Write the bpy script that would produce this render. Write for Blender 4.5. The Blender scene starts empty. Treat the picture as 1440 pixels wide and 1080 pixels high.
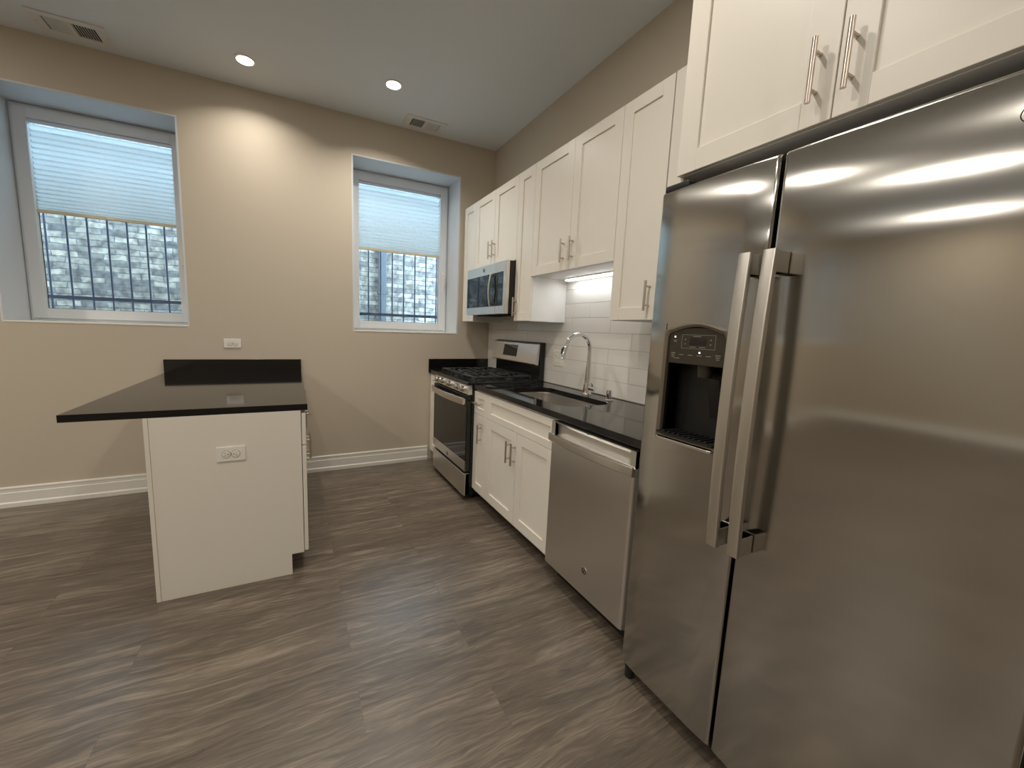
import bpy, bmesh, math, random
from mathutils import Vector, Matrix
random.seed(4)
S = bpy.context.scene
COL = S.collection
PI = math.pi

# ------------------------------------------------------------------ camera
cam_d = bpy.data.cameras.new('camera')
cam = bpy.data.objects.new('camera', cam_d)
COL.objects.link(cam)
S.camera = cam
cR = Vector((0.90186406, -0.43065899, 0.03426437))
cU = Vector((0.02574328, 0.13274224, 0.99081622))
cF = Vector((0.43125224, 0.89269946, -0.13080204))
m = Matrix((cR, cU, -cF)).transposed().to_4x4()
m.translation = Vector((-1.85469, -3.70905, 1.32221))
cam.matrix_world = m
cam_d.sensor_fit = 'HORIZONTAL'
cam_d.sensor_width = 36.0
cam_d.lens = 554.02 * 36.0 / 1440.0
cam_d.shift_x = (720 - 677.853) / 1440.0
cam_d.shift_y = (536.122 - 540) / 1440.0
cam_d.clip_start = 0.02
cam_d.clip_end = 200

# ------------------------------------------------------------------ view, sky
S.view_settings.view_transform = 'Standard'
S.view_settings.look = 'None'
S.view_settings.gamma = 1.0
S.view_settings.use_curve_mapping = False
S.view_settings.exposure = 0.55
w = bpy.data.worlds.new('overcast_sky')
S.world = w
w.use_nodes = True
bg = w.node_tree.nodes['Background']
bg.inputs['Color'].default_value = (0.60, 0.81, 1.0, 1)
bg.inputs['Strength'].default_value = 9.3
LAMP_W = 8.0
LAMP_COL = (1.0, 0.925, 0.82)


# ------------------------------------------------------------------ materials
def lin(c):
    c = c / 255.0
    return c / 12.92 if c <= 0.04045 else ((c + 0.055) / 1.055) ** 2.4


def rgb(r, g, b):
    return (lin(r), lin(g), lin(b), 1.0)


def mat(name, col, rough=0.5, metal=0.0, bump=0.0, bscale=200.0, spec=0.5, vary=0.0, vscale=3.0, coat=0.0):
    M = bpy.data.materials.new(name)
    M.use_nodes = True
    nt = M.node_tree
    b = nt.nodes['Principled BSDF']
    b.inputs['Base Color'].default_value = col
    b.inputs['Roughness'].default_value = rough
    b.inputs['Metallic'].default_value = metal
    b.inputs['Specular IOR Level'].default_value = spec
    b.inputs['Coat Weight'].default_value = coat
    tc = nt.nodes.new('ShaderNodeNewGeometry')
    if bump:
        n = nt.nodes.new('ShaderNodeTexNoise')
        n.inputs['Scale'].default_value = bscale
        n.inputs['Detail'].default_value = 3
        nt.links.new(tc.outputs['Position'], n.inputs['Vector'])
        bn = nt.nodes.new('ShaderNodeBump')
        bn.inputs['Strength'].default_value = bump
        bn.inputs['Distance'].default_value = 0.001
        nt.links.new(n.outputs['Fac'], bn.inputs['Height'])
        nt.links.new(bn.outputs['Normal'], b.inputs['Normal'])
    if vary:
        n = nt.nodes.new('ShaderNodeTexNoise')
        n.inputs['Scale'].default_value = vscale
        n.inputs['Detail'].default_value = 4
        nt.links.new(tc.outputs['Position'], n.inputs['Vector'])
        mr = nt.nodes.new('ShaderNodeMapRange')
        mr.inputs['To Min'].default_value = max(0.0, rough - vary)
        mr.inputs['To Max'].default_value = rough + vary
        nt.links.new(n.outputs['Fac'], mr.inputs['Value'])
        nt.links.new(mr.outputs['Result'], b.inputs['Roughness'])
    return M


def emit(name, col, strength):
    M = bpy.data.materials.new(name)
    M.use_nodes = True
    b = M.node_tree.nodes['Principled BSDF']
    b.inputs['Base Color'].default_value = col
    b.inputs['Emission Color'].default_value = col
    b.inputs['Emission Strength'].default_value = strength
    return M


def steel(name, col, rough, aniso, grain, tangent, amp=0.05):
    """brushed metal: grain is the stretch of the noise in x, y, z"""
    M = mat(name, col, rough, 1.0)
    nt = M.node_tree
    b = nt.nodes['Principled BSDF']
    b.inputs['Anisotropic'].default_value = aniso
    t = nt.nodes.new('ShaderNodeCombineXYZ')
    for i in range(3):
        t.inputs[i].default_value = tangent[i]
    nt.links.new(t.outputs[0], b.inputs['Tangent'])
    g = nt.nodes.new('ShaderNodeNewGeometry')
    mp = nt.nodes.new('ShaderNodeMapping')
    mp.inputs['Scale'].default_value = grain
    nt.links.new(g.outputs['Position'], mp.inputs['Vector'])
    n = nt.nodes.new('ShaderNodeTexNoise')
    n.inputs['Scale'].default_value = 1.0
    n.inputs['Detail'].default_value = 2
    nt.links.new(mp.outputs[0], n.inputs['Vector'])
    mr = nt.nodes.new('ShaderNodeMapRange')
    mr.inputs['To Min'].default_value = rough - amp
    mr.inputs['To Max'].default_value = rough + amp
    nt.links.new(n.outputs['Fac'], mr.inputs['Value'])
    nt.links.new(mr.outputs['Result'], b.inputs['Roughness'])
    return M


def floor_material():
    M = mat('dark_plank_floor', (0.1, 0.09, 0.08, 1), 0.4)
    nt = M.node_tree
    L = nt.links.new
    N = nt.nodes.new
    b = nt.nodes['Principled BSDF']
    g = N('ShaderNodeNewGeometry')
    br = N('ShaderNodeTexBrick')
    br.inputs['Color1'].default_value = (0, 0, 0, 1)
    br.inputs['Color2'].default_value = (1, 1, 1, 1)
    br.inputs['Mortar'].default_value = (0.5, 0.5, 0.5, 1)
    br.inputs['Scale'].default_value = 1.0
    br.inputs['Mortar Size'].default_value = 0.0012
    br.inputs['Mortar Smooth'].default_value = 0.2
    br.inputs['Bias'].default_value = 0.0
    br.inputs['Brick Width'].default_value = 1.22
    br.inputs['Row Height'].default_value = 0.182
    br.offset = 0.37
    L(g.outputs['Position'], br.inputs['Vector'])
    # per-plank shift of the grain
    sep = N('ShaderNodeSeparateXYZ')
    L(g.outputs['Position'], sep.inputs[0])
    rnd = N('ShaderNodeMath'); rnd.operation = 'MULTIPLY'; rnd.inputs[1].default_value = 37.0
    L(br.outputs['Color'], rnd.inputs[0])

    wn = N('ShaderNodeTexNoise')
    wn.inputs['Scale'].default_value = 1.0
    wn.inputs['Detail'].default_value = 3
    wc = N('ShaderNodeVectorMath'); wc.operation = 'MULTIPLY'; wc.inputs[1].default_value = (2.6, 7.0, 1.0)
    L(g.outputs['Position'], wc.inputs[0]); L(wc.outputs[0], wn.inputs['Vector'])
    wy = N('ShaderNodeMath'); wy.operation = 'MULTIPLY_ADD'; wy.inputs[1].default_value = 0.085
    L(wn.outputs['Fac'], wy.inputs[0]); L(sep.outputs['Y'], wy.inputs[2])

    def grain(sx, sy, detail, rough, dist, scale=1.0):
        cx = N('ShaderNodeMath'); cx.operation = 'MULTIPLY'; cx.inputs[1].default_value = sx
        cy = N('ShaderNodeMath'); cy.operation = 'MULTIPLY'; cy.inputs[1].default_value = sy
        L(sep.outputs['X'], cx.inputs[0]); L(wy.outputs[0], cy.inputs[0])
        c = N('ShaderNodeCombineXYZ')
        L(cx.outputs[0], c.inputs[0]); L(cy.outputs[0], c.inputs[1]); L(rnd.outputs[0], c.inputs[2])
        n = N('ShaderNodeTexNoise')
        n.inputs['Scale'].default_value = scale
        n.inputs['Detail'].default_value = detail
        n.inputs['Roughness'].default_value = rough
        n.inputs['Distortion'].default_value = dist
        L(c.outputs[0], n.inputs['Vector'])
        return n.outputs['Fac']

    g1 = grain(0.8, 7.0, 5, 0.6, 1.2)
    g2 = grain(7.0, 150.0, 4, 0.7, 0.4)
    g3 = grain(1.6, 22.0, 8, 0.66, 1.6)
    r1 = N('ShaderNodeValToRGB')
    r1.color_ramp.elements[0].position = 0.36
    r1.color_ramp.elements[0].color = rgb(74, 66, 58)
    r1.color_ramp.elements[1].position = 0.66
    r1.color_ramp.elements[1].color = rgb(154, 141, 124)
    e = r1.color_ramp.elements.new(0.5); e.color = rgb(104, 94, 83)
    a1 = N('ShaderNodeMath'); a1.operation = 'MULTIPLY_ADD'; a1.inputs[1].default_value = 0.48
    L(g3, a1.inputs[0])
    a2 = N('ShaderNodeMath'); a2.operation = 'MULTIPLY'; a2.inputs[1].default_value = 0.20
    L(g1, a2.inputs[0])
    a3 = N('ShaderNodeMath'); a3.operation = 'MULTIPLY_ADD'; a3.inputs[1].default_value = 0.32
    L(g2, a3.inputs[0]); L(a2.outputs[0], a3.inputs[2])
    L(a3.outputs[0], a1.inputs[2])
    # plank to plank tone
    tn = N('ShaderNodeMath'); tn.operation = 'MULTIPLY_ADD'; tn.inputs[1].default_value = 0.05; tn.inputs[2].default_value = -0.025
    L(br.outputs['Color'], tn.inputs[0])
    ad = N('ShaderNodeMath'); ad.operation = 'ADD'
    L(a1.outputs[0], ad.inputs[0]); L(tn.outputs[0], ad.inputs[1])
    L(ad.outputs[0], r1.inputs['Fac'])
    mx = N('ShaderNodeMixRGB')
    mx.inputs['Color2'].default_value = rgb(48, 42, 38)
    fm = N('ShaderNodeMath'); fm.operation = 'MULTIPLY'; fm.inputs[1].default_value = 0.22
    L(br.outputs['Fac'], fm.inputs[0])
    L(fm.outputs[0], mx.inputs['Fac'])
    L(r1.outputs['Color'], mx.inputs['Color1'])
    L(mx.outputs['Color'], b.inputs['Base Color'])
    rr = N('ShaderNodeMapRange')
    rr.inputs['To Min'].default_value = 0.28
    rr.inputs['To Max'].default_value = 0.42
    L(g3, rr.inputs['Value'])
    L(rr.outputs['Result'], b.inputs['Roughness'])
    bp = N('ShaderNodeBump')
    bp.inputs['Strength'].default_value = 0.25
    bp.inputs['Distance'].default_value = 0.0008
    L(a1.outputs[0], bp.inputs['Height'])
    L(bp.outputs['Normal'], b.inputs['Normal'])
    return M


def outside_brick_material():
    M = mat('weathered_common_brick', (0.3, 0.27, 0.24, 1), 0.9)
    nt = M.node_tree
    L = nt.links.new
    N = nt.nodes.new
    b = nt.nodes['Principled BSDF']
    g = N('ShaderNodeNewGeometry')
    sep = N('ShaderNodeSeparateXYZ'); L(g.outputs['Position'], sep.inputs[0])
    c = N('ShaderNodeCombineXYZ')
    L(sep.outputs['X'], c.inputs[0]); L(sep.outputs['Z'], c.inputs[1])
    dn = N('ShaderNodeTexNoise'); dn.inputs['Scale'].default_value = 9.0
    L(g.outputs['Position'], dn.inputs['Vector'])
    dm = N('ShaderNodeVectorMath'); dm.operation = 'MULTIPLY_ADD'
    dm.inputs[1].default_value = (0.035, 0.03, 0.0)
    L(dn.outputs['Color'], dm.inputs[0]); L(c.outputs[0], dm.inputs[2])
    br = N('ShaderNodeTexBrick')
    br.inputs['Scale'].default_value = 1.0
    br.inputs['Color1'].default_value = rgb(150, 143, 130)
    br.inputs['Color2'].default_value = rgb(84, 82, 82)
    br.inputs['Mortar'].default_value = rgb(94, 96, 100)
    br.inputs['Mortar Size'].default_value = 0.006
    br.inputs['Mortar Smooth'].default_value = 0.4
    br.inputs['Bias'].default_value = -0.1
    br.inputs['Brick Width'].default_value = 0.20
    br.inputs['Row Height'].default_value = 0.062
    L(dm.outputs[0], br.inputs['Vector'])
    n = N('ShaderNodeTexNoise'); n.inputs['Scale'].default_value = 14.0; n.inputs['Detail'].default_value = 6
    L(g.outputs['Position'], n.inputs['Vector'])
    rp = N('ShaderNodeValToRGB')
    rp.color_ramp.elements[0].position = 0.35; rp.color_ramp.elements[0].color = (0.45, 0.45, 0.47, 1)
    rp.color_ramp.elements[1].position = 0.65; rp.color_ramp.elements[1].color = (1.25, 1.25, 1.25, 1)
    L(n.outputs['Fac'], rp.inputs['Fac'])
    mx = N('ShaderNodeMixRGB'); mx.blend_type = 'MULTIPLY'; mx.inputs['Fac'].default_value = 1.0
    L(br.outputs['Color'], mx.inputs['Color1']); L(rp.outputs['Color'], mx.inputs['Color2'])
    L(mx.outputs['Color'], b.inputs['Base Color'])
    bp = N('ShaderNodeBump'); bp.inputs['Strength'].default_value = 0.8; bp.inputs['Distance'].default_value = 0.01
    bp.invert = True
    L(br.outputs['Fac'], bp.inputs['Height'])
    L(bp.outputs['Normal'], b.inputs['Normal'])
    return M


def glass_material():
    M = bpy.data.materials.new('window_glass')
    M.use_nodes = True
    nt = M.node_tree
    out = nt.nodes['Material Output']
    nt.nodes.remove(nt.nodes['Principled BSDF'])
    tr = nt.nodes.new('ShaderNodeBsdfTransparent')
    tr.inputs['Color'].default_value = (0.93, 0.97, 0.98, 1)
    gl = nt.nodes.new('ShaderNodeBsdfGlossy')
    gl.inputs['Roughness'].default_value = 0.01
    fr = nt.nodes.new('ShaderNodeFresnel'); fr.inputs['IOR'].default_value = 1.5
    mx = nt.nodes.new('ShaderNodeMixShader')
    nt.links.new(fr.outputs[0], mx.inputs[0])
    nt.links.new(tr.outputs[0], mx.inputs[1])
    nt.links.new(gl.outputs[0], mx.inputs[2])
    nt.links.new(mx.outputs[0], out.inputs['Surface'])
    return M


def shade_material():
    M = bpy.data.materials.new('cellular_shade_cloth')
    M.use_nodes = True
    nt = M.node_tree
    out = nt.nodes['Material Output']
    nt.nodes.remove(nt.nodes['Principled BSDF'])
    d = nt.nodes.new('ShaderNodeBsdfDiffuse'); d.inputs['Color'].default_value = (0.80, 0.82, 0.82, 1)
    t = nt.nodes.new('ShaderNodeBsdfTranslucent'); t.inputs['Color'].default_value = (0.84, 0.95, 0.98, 1)
    n = nt.nodes.new('ShaderNodeTexNoise'); n.inputs['Scale'].default_value = 900
    g = nt.nodes.new('ShaderNodeNewGeometry')
    nt.links.new(g.outputs['Position'], n.inputs['Vector'])
    mr = nt.nodes.new('ShaderNodeMapRange'); mr.inputs['To Min'].default_value = 0.40; mr.inputs['To Max'].default_value = 0.48
    nt.links.new(n.outputs['Fac'], mr.inputs['Value'])
    mx = nt.nodes.new('ShaderNodeMixShader')
    nt.links.new(mr.outputs['Result'], mx.inputs[0])
    nt.links.new(d.outputs[0], mx.inputs[1]); nt.links.new(t.outputs[0], mx.inputs[2])
    nt.links.new(mx.outputs[0], out.inputs['Surface'])
    return M


def quartz_material():
    M = mat('black_quartz', (0.012, 0.012, 0.013, 1), 0.06, spec=0.6)
    nt = M.node_tree
    b = nt.nodes['Principled BSDF']
    g = nt.nodes.new('ShaderNodeNewGeometry')
    n = nt.nodes.new('ShaderNodeTexNoise'); n.inputs['Scale'].default_value = 420; n.inputs['Detail'].default_value = 2
    nt.links.new(g.outputs['Position'], n.inputs['Vector'])
    r = nt.nodes.new('ShaderNodeValToRGB')
    r.color_ramp.elements[0].position = 0.62; r.color_ramp.elements[0].color = (0.006, 0.006, 0.0065, 1)
    r.color_ramp.elements[1].position = 0.78; r.color_ramp.elements[1].color = (0.030, 0.029, 0.028, 1)
    nt.links.new(n.outputs['Fac'], r.inputs['Fac'])
    nt.links.new(r.outputs['Color'], b.inputs['Base Color'])
    return M


M_WALL = mat('greige_wall_paint', rgb(198, 187, 170), 0.62, bump=0.12, bscale=260)
M_CEIL = mat('white_ceiling_paint', rgb(221, 226, 229), 0.75, bump=0.1, bscale=220)
M_FLOOR = floor_material()
M_TRIM = mat('white_trim_paint', rgb(232, 229, 222), 0.35, bump=0.03)
M_REVEAL = mat('white_drywall_return', rgb(210, 215, 220), 0.55, bump=0.05)
M_CAB = mat('white_cabinet_lacquer', rgb(232, 227, 217), 0.34, bump=0.02, bscale=120)
M_CABIN = mat('white_cabinet_box', rgb(234, 232, 228), 0.45, bump=0.02)
M_NICKEL = steel('brushed_nickel', (0.56, 0.50, 0.44, 1), 0.30, 0.4, (400, 400, 8), (0, 0, 1))
M_CHROME = mat('polished_chrome', (0.80, 0.80, 0.80, 1), 0.06, 1.0, vary=0.02, vscale=30)
M_STEEL_F = steel('fridge_stainless', (0.53, 0.515, 0.485, 1), 0.11, 0.98, (60, 900, 4), (0, 1, 0), 0.012)
M_STEEL = steel('appliance_stainless', (0.80, 0.78, 0.745, 1), 0.34, 0.6, (60, 6, 800), (0, 1, 0), 0.02)
M_STEEL_H = steel('handle_stainless', (0.68, 0.65, 0.60, 1), 0.30, 0.4, (500, 500, 6), (0, 0, 1))
M_SINK = steel('sink_stainless', (0.72, 0.69, 0.65, 1), 0.26, 0.5, (6, 400, 400), (1, 0, 0))
M_GREYBEZEL = mat('warm_grey_bezel', rgb(128, 118, 104), 0.38, 0.35, bump=0.02)
M_QUARTZ = quartz_material()
M_BLACKGLASS = mat('black_glass', (0.008, 0.008, 0.009, 1), 0.04, spec=0.6, vary=0.015, vscale=12)
M_OVENGLASS = mat('oven_door_glass', (0.010, 0.010, 0.010, 1), 0.06, spec=0.6, vary=0.015, vscale=12)
M_ENAMEL = mat('black_enamel', (0.012, 0.012, 0.012, 1), 0.20, vary=0.04)
M_IRON = mat('cast_iron', (0.022, 0.022, 0.022, 1), 0.50, bump=0.25, bscale=500)
M_BLACK = mat('black_plastic', (0.012, 0.012, 0.012, 1), 0.45, bump=0.05)
M_DKPANEL = mat('bronze_grey_panel', rgb(58, 54, 46), 0.22, vary=0.03)
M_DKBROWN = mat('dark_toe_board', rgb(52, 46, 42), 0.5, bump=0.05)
M_PLASTIC = mat('white_plastic', rgb(236, 233, 224), 0.32, bump=0.01)
M_PVC = mat('white_window_vinyl', rgb(225, 230, 235), 0.32, bump=0.01)
M_GASKET = mat('grey_rubber_gasket', rgb(70, 72, 74), 0.6, bump=0.05)
M_SLOT = mat('dark_slot', rgb(34, 32, 30), 0.7, bump=0.02)
M_TILE = mat('white_glazed_tile', rgb(228, 225, 219), 0.10, bump=0.03, bscale=14, vary=0.03, vscale=8)
M_GROUT = mat('pale_grout', rgb(176, 172, 166), 0.85, bump=0.2)
M_SHADE = shade_material()
M_RAILBEIGE = mat('beige_shade_rail', rgb(220, 208, 180), 0.45, bump=0.02)
M_GLASS = glass_material()
M_BARS = mat('painted_iron_bars', rgb(62, 70, 88), 0.5, bump=0.1)
M_BRICK = outside_brick_material()
M_PIPE = mat('painted_downspout', rgb(72, 77, 84), 0.5, bump=0.05)
M_CONC = mat('alley_concrete', rgb(140, 138, 134), 0.9, bump=0.4, bscale=60)
M_LENS = emit('lit_lamp_lens', (1.0, 0.93, 0.80, 1), 9.0)
M_LED = emit('lit_light_bar', (0.97, 0.98, 1.0, 1), 2.6)
M_DOT = emit('lit_indicator', (1.0, 1.0, 1.0, 1), 2.0)
M_MARK = mat('pale_print', rgb(150, 145, 132), 0.5, bump=0.01)
M_VENT = mat('white_register_paint', rgb(222, 221, 217), 0.4, bump=0.02)
M_DUCT = mat('dark_duct', rgb(40, 40, 40), 0.8, bump=0.05)


# ------------------------------------------------------------------ builders
def wl(o):
    v = Vector((0, 0, 0))
    while o is not None:
        v += o.location
        o = o.parent
    return v


def thing(name, label, cat, loc=(0, 0, 0), group=None):
    o = bpy.data.objects.new(name, None)
    o.empty_display_size = 0.1
    COL.objects.link(o)
    o.location = loc
    tag(o, label, cat, group)
    return o


def tag(o, label, cat, group=None):
    o['label'] = label
    o['category'] = cat
    if group:
        o['group'] = group
    return o


class MB:
    """collects shapes in world coordinates; build() links them as ONE mesh object"""
    def __init__(self):
        self.bm = bmesh.new()

    def box(self, x0, x1, y0, y1, z0, z1, r=0.0, seg=2):
        x0, x1 = min(x0, x1), max(x0, x1)
        y0, y1 = min(y0, y1), max(y0, y1)
        z0, z1 = min(z0, z1), max(z0, z1)
        bm = self.bm
        v = [bm.verts.new((x, y, z)) for x in (x0, x1) for y in (y0, y1) for z in (z0, z1)]
        fs = [(0, 1, 3, 2), (4, 6, 7, 5), (0, 4, 5, 1), (2, 3, 7, 6), (0, 2, 6, 4), (1, 5, 7, 3)]
        faces = [bm.faces.new([v[i] for i in f]) for f in fs]
        if r > 0:
            es = list({e for f in faces for e in f.edges})
            bmesh.ops.bevel(bm, geom=es, offset=r, segments=seg, affect='EDGES', profile=0.5, clamp_overlap=True)
        return self

    def loft(self, rings, cap=True, closed=False):
        bm = self.bm
        R = [[bm.verts.new(p) for p in ring] for ring in rings]
        n = len(R[0])
        k = len(R)
        for i in range(k if closed else k - 1):
            a, b = R[i], R[(i + 1) % k]
            for j in range(n):
                q = [a[j], a[(j + 1) % n], b[(j + 1) % n], b[j]]
                try:
                    bm.faces.new(q)
                except ValueError:
                    pass
        if cap and not closed:
            bm.faces.new(list(reversed(R[0])))
            bm.faces.new(R[-1])
        return self

    def tube(self, path, r, n=12, cap=True):
        """r: number or list of radii; path: world points"""
        P = [Vector(p) for p in path]
        rs = r if isinstance(r, (list, tuple)) else [r] * len(P)
        rings = []
        up = None
        for i, p in enumerate(P):
            if i == 0:
                t = P[1] - P[0]
            elif i == len(P) - 1:
                t = P[-1] - P[-2]
            else:
                t = (P[i + 1] - P[i]).normalized() + (P[i] - P[i - 1]).normalized()
            if t.length < 1e-9:
                t = P[min(i + 1, len(P) - 1)] - P[max(i - 1, 0)]
            t.normalize()
            if up is None:
                up = Vector((0, 0, 1)) if abs(t.z) < 0.9 else Vector((1, 0, 0))
            a = (up - t * up.dot(t)).normalized()
            up = a
            b = t.cross(a)
            rings.append([p + (a * math.cos(2 * PI * k / n) + b * math.sin(2 * PI * k / n)) * rs[i] for k in range(n)])
        return self.loft(rings, cap)

    def cyl(self, p0, p1, r0, r1=None, n=20):
        return self.tube([p0, p1], [r0, r0 if r1 is None else r1], n)

    def lathe(self, c, axis, prof, n=28):
        """prof: (radius, distance along axis)"""
        ax = Vector(axis).normalized()
        up = Vector((0, 0, 1)) if abs(ax.z) < 0.9 else Vector((1, 0, 0))
        a = (up - ax * up.dot(ax)).normalized()
        b = ax.cross(a)
        c = Vector(c)
        rings = [[c + ax * h + (a * math.cos(2 * PI * k / n) + b * math.sin(2 * PI * k / n)) * max(r, 1e-5) for k in range(n)] for r, h in prof]
        return self.loft(rings, True)

    def prism(self, pts, axis, a0, a1):
        """pts: 2D polygon in the two other axes (in xyz order)"""
        def P(p, a):
            return {'x': (a, p[0], p[1]), 'y': (p[0], a, p[1]), 'z': (p[0], p[1], a)}[axis]
        return self.loft([[P(p, a0) for p in pts], [P(p, a1) for p in pts]], True)

    def plate(self, outer, hole, z0, z1):
        """flat slab with one hole"""
        bm = self.bm
        es = []
        for loop in (outer, hole):
            vs = [bm.verts.new((p[0], p[1], z1)) for p in loop]
            for i in range(len(vs)):
                es.append(bm.edges.new((vs[i], vs[(i + 1) % len(vs)])))
        r = bmesh.ops.triangle_fill(bm, use_beauty=True, use_dissolve=False, edges=es)
        fs = [g for g in r['geom'] if isinstance(g, bmesh.types.BMFace)]
        ex = bmesh.ops.extrude_face_region(bm, geom=fs)
        for g in ex['geom']:
            if isinstance(g, bmesh.types.BMVert):
                g.co.z = z0
        return self

    def build(self, name, material, parent=None, smooth=None, structure=False, bevel=0.0, sep=None):
        bm = self.bm
        off = wl(parent) if parent is not None else Vector((0, 0, 0))
        bmesh.ops.recalc_face_normals(bm, faces=bm.faces[:])
        if off.length:
            bmesh.ops.translate(bm, verts=bm.verts[:], vec=-off)
        me = bpy.data.meshes.new(name)
        bm.to_mesh(me)
        bm.free()
        me.materials.append(material)
        if smooth is not None:
            for p in me.polygons:
                p.use_smooth = True
            me.set_sharp_from_angle(angle=math.radians(smooth))
        o = bpy.data.objects.new(name, me)
        COL.objects.link(o)
        if parent is not None:
            o.parent = parent
        if structure:
            o['kind'] = 'structure'
        if smooth is not None:
            wn = o.modifiers.new('even_normals', 'WEIGHTED_NORMAL')
            wn.keep_sharp = True
            wn.weight = 80
        if bevel:
            md = o.modifiers.new('edge', 'BEVEL')
            md.width = bevel
            md.segments = 2
            md.limit_method = 'ANGLE'
            md.angle_limit = math.radians(40)
        return o


def rrect(x0, x1, y0, y1, r, n=8):
    pts = []
    for cx, cy, a0 in ((x1 - r, y1 - r, 0), (x0 + r, y1 - r, PI / 2), (x0 + r, y0 + r, PI), (x1 - r, y0 + r, 1.5 * PI)):
        for k in range(n + 1):
            a = a0 + PI / 2 * k / n
            pts.append((cx + r * math.cos(a), cy + r * math.sin(a)))
    return pts


# ------------------------------------------------------------------ room shell
H = 3.065
XL, YF = -8.3, -7.2
ZB, ZT = 1.264, 2.762
W1 = (-3.570, -2.562)
W2 = (-1.364, -0.358)
W3 = (-5.776, -4.768)
W4 = (-7.982, -6.974)
YW = 0.42                                   # thickness of the masonry wall

MB().box(XL - 0.1, 0.15, YF - 0.1, 0.0, -0.1, 0.0).build('floor', M_FLOOR, structure=True)
MB().box(XL - 0.1, 0.15, YF - 0.1, YW, H, H + 0.1).build('ceiling', M_CEIL, structure=True)
b = MB()
for x0, x1 in ((XL - 0.1, W4[0]), (W4[1], W3[0]), (W3[1], W1[0]), (W1[1], W2[0]), (W2[1], 0.15)):
    b.box(x0, x1, 0.0, YW, -0.1, H)
for x0, x1 in (W1, W2, W3, W4):
    b.box(x0, x1, 0.0, YW, -0.1, ZB)
    b.box(x0, x1, 0.0, YW, ZT, H)
b.build('wall_back', M_WALL, structure=True)
MB().box(0.0, 0.15, YF - 0.1, 0.0, 0.0, H).build('wall_right', M_WALL, structure=True)
b = MB()
b.box(XL - 0.1, XL, YF, 0.0, 0, H)
b.build('wall_left', M_WALL, structure=True)
MB().box(XL - 0.1, 0.0, YF - 0.1, YF, 0.0, H).build('wall_front', M_WALL, structure=True)


def baseboard(name, pts_to_box):
    o = pts_to_box.build(name, M_TRIM, structure=True, bevel=0.0)
    return o


def bb_profile(s=1.0):
    # (distance from wall, height): stepped cap above a flat board with a small shoe
    return [(0.0, 0.0), (0.020, 0.0), (0.020, 0.028), (0.016, 0.034), (0.0125, 0.036), (0.0125, 0.100), (0.0095, 0.104), (0.0095, 0.124),
            (0.012, 0.130), (0.010, 0.138), (0.006, 0.141), (0.0, 0.141)]


pr = bb_profile()
b = MB()
b.prism([(-d - 0.0005, z) for d, z in pr], 'x', XL + 0.002, -2.462)
baseboard('baseboard_back', b)
b = MB()
b.prism([(-d - 0.0005, z) for d, z in pr], 'x', -1.800, -0.655)
baseboard('baseboard_corner', b)
b = MB()
b.prism([(XL + d, z) for d, z in pr], 'y', YF + 0.03, -0.03)
baseboard('baseboard_left', b)
b = MB()
b.prism([(YF + d, z) for d, z in pr], 'x', XL + 0.03, -0.03)
baseboard('baseboard_front', b)
b = MB()
b.prism([(-d - 0.0005, z) for d, z in pr], 'y', YF + 0.03, -3.70)
baseboard('baseboard_right', b)

# outside: neighbour's brick wall across a narrow alley
MB().box(-8.0, 3.5, 1.85, 2.05, -0.3, 2.80).build('wall_outside', M_BRICK, structure=True)
MB().box(-8.0, 3.5, YW + 0.002, 1.848, -0.3, -0.15).build('ground_outside', M_CONC, structure=True)
b = MB()
b.box(-0.79, -0.69, 1.76, 1.84, -0.148, 2.78, r=0.012)
for z in (0.8, 1.75, 2.6):
    b.box(-0.80, -0.68, 1.752, 1.846, z, z + 0.03)
tag(b.build('downspout', M_PIPE, smooth=40), 'grey square downspout on the brick wall outside the window beside the upper cabinets', 'drainpipe')


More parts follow.
